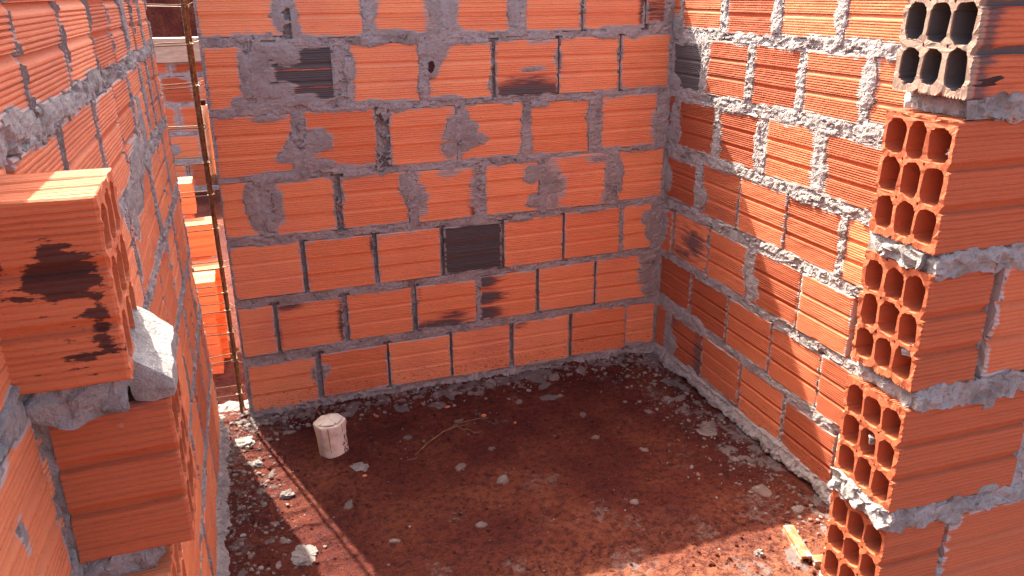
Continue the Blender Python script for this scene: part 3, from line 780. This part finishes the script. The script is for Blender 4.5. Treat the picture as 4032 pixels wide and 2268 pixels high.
pts = []
for i in range(5200):
    x, y = r.uniform(-1.8, -.04), (r.uniform(-2.2, -.02) if i % 4 else r.uniform(-2.2, -1.1))
    if math.hypot(x + 1.442, y + .325) < .055 or x > -.04 + .0237 * y: continue
    pts.append((x, y, size(.0015, .0075, 3.2)))
crumbs('soil_clods', pts, M_SOIL, 'small red soil clods strewn over the floor', 'soil clods', 6)

# larger single lumps
def lump(x, y, s, label, seed, flat=.6):
    bm = bmesh.new(); bmesh.ops.create_icosphere(bm, subdivisions=4, radius=1)
    for v in bm.verts:
        k = 1 + .45 * mnoise.noise(v.co * 1.7 + Vector((seed, 0, 0))) + .30 * mnoise.noise(v.co * 4.2 + Vector((0, seed, 0))) + .15 * mnoise.noise(v.co * 9 + Vector((0, seed, 0)))
        v.co = Vector((v.co.x * s * 1.2, v.co.y * s, v.co.z * s * flat)) * k
    o = bm_obj('mortar_lump', bm, M_CRUMB); o.location = (x, y, gz(x, y) + s * flat * .45); o.rotation_euler = (0, 0, seed)
    tag(o, label, 'mortar lump', 'larger lumps of mortar on the floor')
lump(-1.735, -.175, .030, 'broad pale lump in the sun strip nearest the footing', 1.3, .3)
lump(-1.70, -.33, .016, 'white lump at the left side of the sunlit strip, beside the wall rubble', 2.1, .6)
lump(-1.62, -.55, .018, 'craggy lump on the right edge of the sunlit strip, midway along', 3.2, .6)
lump(-1.60, -.86, .034, 'biggest lump, half in the sun strip and half in the left shadow', 4.7, .22)
lump(-1.375, -.465, .024, 'flat pale lump in the shade in front of the white pipe stub', 5.5, .28)
lump(-.39, -1.295, .012, 'small white lump beside the broken clay piece', 6.2, .9)

# ------------------------------------------------------------------ brick shards, straw, broken piece
def shard(x, y, s, label, seed, rz):
    bm = bmesh.new(); rr = random.Random(seed)
    n = 7; pts = [(math.cos(i * 2 * math.pi / n) * s * rr.uniform(.6, 1.15), math.sin(i * 2 * math.pi / n) * s * .7 * rr.uniform(.7, 1.1)) for i in range(n)]
    b = [bm.verts.new((px, py, 0)) for px, py in pts]; t = [bm.verts.new((px * .88, py * .86, s * .38 + rr.uniform(-.0008, .0008))) for px, py in pts]
    bm.faces.new(b[::-1]); bm.faces.new(t)
    for i in range(n): bm.faces.new((b[i], b[(i + 1) % n], t[(i + 1) % n], t[i]))
    o = bm_obj('brick_shard', bm, M_SHARD); o.location = (x, y, gz(x, y) + .001); o.rotation_euler = (rr.uniform(-.15, .15), rr.uniform(-.15, .15), rz)
    tag(o, label, 'brick shard', 'orange brick shards on the floor')
M_SHARD = simple_mat('shard_clay', [(.3, (.48, .13, .05)), (.7, (.60, .20, .08))], 30, .85)
shard(-.88, -.28, .014, 'largest orange shard, alone on bare soil in the middle of the floor', 1, .6)
shard(-.99, -.165, .011, 'orange shard among the crumbs below the back wall, middle of the floor', 2, .2)
shard(-.79, -.375, .009, 'thin orange sliver nearer the viewer than the largest shard', 3, 1.4)
shard(-1.26, -.135, .012, 'orange chip close to the back wall, right of the white pipe stub', 4, 2.2)
shard(-1.37, -.52, .009, 'brown chip between the pipe stub and the flat pale lump', 5, 2.8)

def tube_mesh(bm, pts, rad, n=8, cap=True):
    rings = []
    for i, p in enumerate(pts):
        d = (pts[min(i + 1, len(pts) - 1)] - pts[max(i - 1, 0)]).normalized()
        a = d.orthogonal().normalized() if not rings else (pa - d * pa.dot(d)).normalized()
        pa = a; b = d.cross(a); rr = rad[i] if isinstance(rad, (list, tuple)) else rad
        rings.append([bm.verts.new(p + (a * math.cos(k * 2 * math.pi / n) + b * math.sin(k * 2 * math.pi / n)) * rr) for k in range(n)])
    for r0, r1 in zip(rings, rings[1:]):
        for k in range(n): bm.faces.new((r0[k], r0[(k + 1) % n], r1[(k + 1) % n], r1[k]))
    if cap: bm.faces.new(rings[0][::-1]); bm.faces.new(rings[-1])

st = empty('dry_grass', (-1.03, -.36, gz(-1.03, -.36))); tag(st, 'thin dry grass stalks lying on the soil right of the pipe stub', 'dry grass')
for k, P in enumerate((((-.155, -.10), (-.06, -.015), (.05, .05), (.16, .058)), ((-.125, -.075), (-.03, .005), (.08, .040)), ((.02, .04), (.06, -.005), (.10, -.045)), ((-.19, -.13), (-.15, -.11)))):
    bm = bmesh.new(); pp = []
    for (a, b), (c, d) in zip(P, P[1:]):
        for q in np.linspace(0, 1, 5)[:-1]: pp.append(Vector((a + (c - a) * q, b + (d - b) * q, .006 + .004 * math.sin(q * 3 + k))))
    pp.append(Vector((P[-1][0], P[-1][1], .006)))
    for v in pp: v.z += gz(v.x - 1.03, v.y - .36) - gz(-1.03, -.36)
    tube_mesh(bm, pp, .0006, 5); bm_obj('stalk', bm, M_STRAW, st)

fr = empty('broken_brick', (-.275, -1.31, gz(-.275, -1.31) + .002), (0, 0, math.radians(-107))); fr.scale = (.82, .8, .8); tag(fr, 'broken ochre clay block piece lying on the sunlit floor by the near right wall', 'broken brick')
M_OCHRE = simple_mat('ochre_clay', [(.3, (.17, .055, .024)), (.46, (.26, .10, .040)), (.54, (.28, .13, .055)), (.60, (.30, .25, .20))], 30, .85, .002, 90)
def plate(name, lo, hi, seed, amp=.0018): return rough_block(name, fr, lo, hi, .009, amp, seed, M_OCHRE, 40)
plate('shell', (-.085, -.018, .018), (.085, .020, .028), 3)
plate('web', (-.080, -.020, 0), (.085, -.011, .018), 5)
plate('web', (-.070, .012, 0), (.08, .020, .018), 6)
plate('shell', (.075, .020, .012), (.110, .085, .026), 8, .003)
plate('web', (.098, .020, 0), (.110, .085, .012), 9)

# ------------------------------------------------------------------ white pipe stub with folded end
px, py = -1.442, -.325; pz = gz(px, py) - .01
pipe = empty('pipe_stub', (px, py, pz), (math.radians(-2), math.radians(-3), .2)); tag(pipe, 'short cream plastic pipe stub standing in the soil, its top folded shut', 'pipe')
bm = bmesh.new(); n = 60; R0 = .050; Hh = .125; rings = []
def rad_at(a, t):
    hexa = 1 / max(.86, abs(math.cos(((a + .35) % (math.pi / 3)) - math.pi / 6)))
    return R0 * (1 + .06 * t ** 3) * (1 + (hexa * .93 - 1) * max(0, t - .55) / .45)
for t in np.linspace(0, 1, 15):
    rings.append([bm.verts.new((rad_at(k * 2 * math.pi / n, t) * math.cos(k * 2 * math.pi / n), rad_at(k * 2 * math.pi / n, t) * math.sin(k * 2 * math.pi / n), Hh * t)) for k in range(n)])
for q, h in ((.97, .0030), (.86, .004), (.55, .002), (.2, -.002)):
    rings.append([bm.verts.new((rad_at(k * 2 * math.pi / n, 1) * q * math.cos(k * 2 * math.pi / n), rad_at(k * 2 * math.pi / n, 1) * q * math.sin(k * 2 * math.pi / n), Hh + h - .003 * (q < .9) * abs(math.sin(3 * (k * 2 * math.pi / n + .35))))) for k in range(n)])
for r0, r1 in zip(rings, rings[1:]):
    for k in range(n): bm.faces.new((r0[k], r0[(k + 1) % n], r1[(k + 1) % n], r1[k]))
bm.faces.new(rings[-1])
bm_obj('pipe_wall', bm, M_PVC, pipe, smooth=True)
for k in range(5):                                                   # overlapping folded flaps
    a = k * 2 * math.pi / 5 + .5; bm = bmesh.new()
    w0, w1 = .55, .28
    P = [Vector((.047 * math.cos(a - w0), .047 * math.sin(a - w0), Hh + .007)), Vector((.047 * math.cos(a + w0), .047 * math.sin(a + w0), Hh + .0075)),
         Vector((.012 * math.cos(a + 1.3), .012 * math.sin(a + 1.3), Hh + .012 + .0022 * k)), Vector((.014 * math.cos(a - 1.0), .014 * math.sin(a - 1.0), Hh + .0095 + .0022 * k))]
    b = [bm.verts.new(p - Vector((0, 0, .0028))) for p in P]; t = [bm.verts.new(p) for p in P]
    bm.faces.new(b[::-1]); bm.faces.new(t)
    for i in range(4): bm.faces.new((b[i], b[(i + 1) % 4], t[(i + 1) % 4], t[i]))
    bmesh.ops.bevel(bm, geom=list(bm.edges), offset=.0009, segments=2, affect='EDGES')
    bm_obj('folded_flap', bm, M_PVC, pipe)
def strip(name, a, wid, z0, z1, mat, out=.0012):
    bm = bmesh.new(); L = []
    for t in np.linspace(0, 1, 9):
        z = z0 + (z1 - z0) * t; ww = wid * (.6 + .5 * mnoise.noise(Vector((t * 5, a, 0))))
        row = []
        for s, o_ in ((-1, 0), (-.5, out), (.5, out), (1, 0)):
            aa = a + s * ww / R0; rr = rad_at(aa, z / Hh) + o_ - .0004; row.append(bm.verts.new((rr * math.cos(aa), rr * math.sin(aa), z)))
        L.append(row)
    for r0, r1 in zip(L, L[1:]):
        for i in range(3): bm.faces.new((r0[i], r0[i + 1], r1[i + 1], r1[i]))
    return bm_obj(name, bm, mat, pipe)
strip('crack', -2.02, .0036, .030, .122, M_STAIN, .0018)
strip('crack', -.95, .0016, .095, .124, M_GRIME)
for k in range(22):
    strip('dirt_patch', -.72 + random.uniform(-.38, .3), .0045 * random.uniform(.6, 1.5), *(lambda z: (z, z + random.uniform(.004, .012)))(random.uniform(.012, .075)), M_GRIME, .002)

# ------------------------------------------------------------------ rebar cage in the corner gap
cage = empty('rebar_cage', (-1.737, .07, -.05)); tag(cage, 'rusty column reinforcement cage standing in the gap between two block walls', 'rebar cage')
def bar(x, y, seed, lean=0):
    bm = bmesh.new(); P = []
    for z in np.arange(-.05, 2.06, .006):
        P.append(Vector((x + .003 * math.sin(z * 3 + seed) + lean * z, y + .003 * math.cos(z * 2.2 + seed), z)))
    tube_mesh(bm, P, [.0052 if i % 2 else .0060 for i in range(len(P))], 8)
    return bm_obj('vertical_bar', bm, M_RUST, cage)
XL = -.155
for (x, y, s) in ((.0, -.033, 1), (.006, .033, 2), (XL, -.033, 3), (XL - .004, .033, 4)): bar(x, y, s)
ZS = [1.905, 1.79, 1.675, 1.545, 1.421, 1.307, 1.177, 1.040, .927, .814, .695, .554, .460, .392, .306, .195, .057]
for k, z in enumerate(ZS):
    rr = random.Random(k); bm = bmesh.new()
    x0, x1, y0, y1 = XL - .009, .012, -.041, .041; tl = rr.uniform(-.010, .010); sk = rr.uniform(-.004, .004)
    c = [(x0, y0), (x1, y0), (x1, y1), (x0, y1), (x0, y0 + .004)]
    P = []
    for (a, b), (e, f) in zip(c, c[1:]):
        for q in (.06, .35, .65, .94): P.append(Vector((a + (e - a) * q, b + (f - b) * q, z + .05 + tl * (a + (e - a) * q) / .15 + sk * (b + (f - b) * q) / .04)))
    P.append(P[0] + Vector((.018, .012, .006)))
    tube_mesh(bm, P, .0023, 6); bm_obj('stirrup', bm, M_RUST, cage)
    for (tx, ty) in ((.0, -.033), (.006, .033)):                       # twisted tie wire on the seen bars
        bm = bmesh.new(); Q = []
        for q in np.linspace(0, 1, 16):
            an = q * 4 * math.pi; Q.append(Vector((tx + .0085 * math.cos(an), ty + .0085 * math.sin(an), z + .05 + .008 * (q - .5))))
        Q += [Q[-1] + Vector((rr.uniform(.004, .014), -.010, rr.uniform(-.012, .012))), Q[-1] + Vector((rr.uniform(.010, .022), -.014, rr.uniform(-.012, .012)))]
        tube_mesh(bm, Q, .0012, 5); bm_obj('tie_wire', bm, M_WIRE, cage)
foot = rough_block('column_footing', None, (-1.815, -.015, -.12), (-1.70, .155, -.028), .008, .011, 91, M_CRUMB, 30)
tag(foot, 'pale rough concrete patch under the rebar cage in the gap', 'footing')

# white conduit on the end of the back wall
cd = bpy.data.objects.new('conduit', None); COL.objects.link(cd); cd.location = (-1.722, .125, .86); tag(cd, 'thin white plastic conduit standing at the left end of the back wall', 'conduit')
bm = bmesh.new(); tube_mesh(bm, [Vector((.0 + .003 * math.sin(t * 4), 0, t)) for t in np.linspace(.0, .245, 8)], .0125, 16); bm_obj('tube', bm, M_PVC, cd, True)
bm = bmesh.new(); tube_mesh(bm, [Vector((0, 0, .245)), Vector((.001, 0, .262))], .0095, 12); bm_obj('plug', bm, M_HOLE, cd, True)
rough_block('mortar_dab', cd, (-.014, -.012, -.028), (.016, .012, .004), .006, .006, 12, M_CRUMB, 60)

# ------------------------------------------------------------------ stack of hollow bricks outside
ST = [  # right end x, front y, bottom z, tone, label
 (-1.795, .50, -.075, .75, 'bottom sunless brick of the outdoor stack, resting on the soil'),
 (-1.800, .515, .070, .8, 'second brick up at the front of the outdoor stack, above the bottom one'),
 (-1.778, .49, .214, .85, 'third brick up, front top of the low pile, with a sunlit upper face'),
 (-1.742, .645, .220, .8, 'brick standing out to the right just behind the third one'),
 (-1.766, .815, .368, .85, 'brick with sunlit ribs one step higher and further back'),
 (-1.832, 1.00, .520, .9, 'highest brick of the outdoor stack, at its back end'),
 (-1.760, .66, .075, .7, 'brick under the one that stands out to the right'),
 (-1.765, .66, -.070, .7, 'lowest brick in the second row of the stack'),
 (-1.79, .82, .222, .7, 'brick under the sunlit one, second row from the back'),
 (-1.80, .82, .076, .7, 'second layer brick below the stepped rows'),
 (-1.85, 1.0, .374, .7, 'brick carrying the topmost one'),
 (-1.80, .83, -.07, .7, 'ground brick in the third row of the stack'),
 (-1.84, 1.0, .080, .7, 'low brick in the last row of the stack'), (-1.85, 1.0, .227, .7, 'middle brick in the last row of the stack'), (-1.84, 1.0, -.067, .7, 'ground brick in the last row of the stack')]
stack_mesh = [hollow_brick_mesh(.24, .150, .143, 70 + q, tone=.7 + .12 * q) for q in range(3)]
for k, (x, y, z, t, lab) in enumerate(ST):
    o = D.objects.new('hollow_brick', stack_mesh[k % 3]); COL.objects.link(o)
    o.location = (x, y, z); o.scale = (-1, 1, 1); o.rotation_euler = (0, 0, random.uniform(-.03, .03))
    tag(o, lab, 'brick', 'hollow bricks stacked outside beyond the gap')

# ------------------------------------------------------------------ far wall with timber beam, seen through the gap
FAR = rows_to({k: [(-1.2 + (.13 if k % 2 else 0), -1.2 + (.13 if k % 2 else 0) + .24, .22 * (k - 1), .22 * (k - 1) + .187)] for k in range(1, 5)}, 1.2, seed=6)
FAR[5] = [(a, b, .88, .955) for a, b, c, d in FAR[3]]
wfar = Wall(FAR, [(-.1, .3, .05, .05), (.2, .5, .06, .04), (.1, .85, .06, .05)], {k: .85 for k in range(1, 6)}, 11, (-1.2, 1.2), (-.06, .96), ([0, 7], [.004, .006]), res=.01)
far = empty('far_wall', (-1.95, 3.95, .02), (0, 0, .03)); tag(far, 'low distant block wall seen through the gap, under a pale timber', 'wall')
wfar.brickwork(far, None, step=.05, dirty=False); wfar.mortar(far)
beam = rough_block('timber', None, (-1.22, -.03, .962), (1.22, .17, 1.135), .05, .004, 5, M_BEAM, 6)
beam.location = (-1.95, 3.95, .02); beam.rotation_euler = (0, 0, .03); tag(beam, 'long pale timber lying along the top of the far wall', 'timber')

# ------------------------------------------------------------------ light, sky, camera
SUN = Vector((.285, -1, -1.283)).normalized()
sl = D.lights.new('sun', 'SUN'); sl.energy = 3.2; sl.angle = math.radians(.53); sl.color = (1, .94, .86)
so = D.objects.new('sun', sl); COL.objects.link(so); so.rotation_euler = SUN.to_track_quat('-Z', 'Y').to_euler()
w = D.worlds.new('World'); SC.world = w; w.use_nodes = True; nt = w.node_tree
bg = nt.nodes.get('Background') or nt.nodes.new('ShaderNodeBackground')
sky = nt.nodes.new('ShaderNodeTexSky'); sky.sky_type = 'NISHITA'; sky.sun_disc = False
sky.sun_elevation = math.asin(-SUN.z); sky.sun_rotation = math.atan2(-SUN.x, -SUN.y); sky.air_density = .6; sky.dust_density = 5.0; sky.ozone_density = .2
nt.links.new(sky.outputs[0], bg.inputs[0]); bg.inputs[1].default_value = .125
out = nt.nodes.get('World Output') or nt.nodes.new('ShaderNodeOutputWorld'); nt.links.new(bg.outputs[0], out.inputs[0])

cam = D.cameras.new('camera'); co = D.objects.new('camera', cam); COL.objects.link(co)
rx, rz, rr = .353053461, .340249917, -.00947182444
f = Vector((math.sin(rz) * math.cos(rx), math.cos(rz) * math.cos(rx), -math.sin(rx))); r_ = Vector((math.cos(rz), -math.sin(rz), 0)); u_ = r_.cross(f)
R2 = r_ * math.cos(rr) + u_ * math.sin(rr); U2 = -r_ * math.sin(rr) + u_ * math.cos(rr)
co.matrix_world = Matrix(((R2.x, U2.x, -f.x, -1.66366774), (R2.y, U2.y, -f.y, -2.82275727), (R2.z, U2.z, -f.z, 1.45207134), (0, 0, 0, 1)))
cam.sensor_width = 36; cam.lens = 2016.667 / 2576 * 36; cam.clip_start = .02; cam.clip_end = 500
SC.camera = co
SC.view_settings.view_transform = 'Standard'; SC.view_settings.look = 'None'; SC.view_settings.exposure = 2.92; SC.view_settings.gamma = 1
SC.cycles.max_bounces = 12; SC.cycles.diffuse_bounces = 8
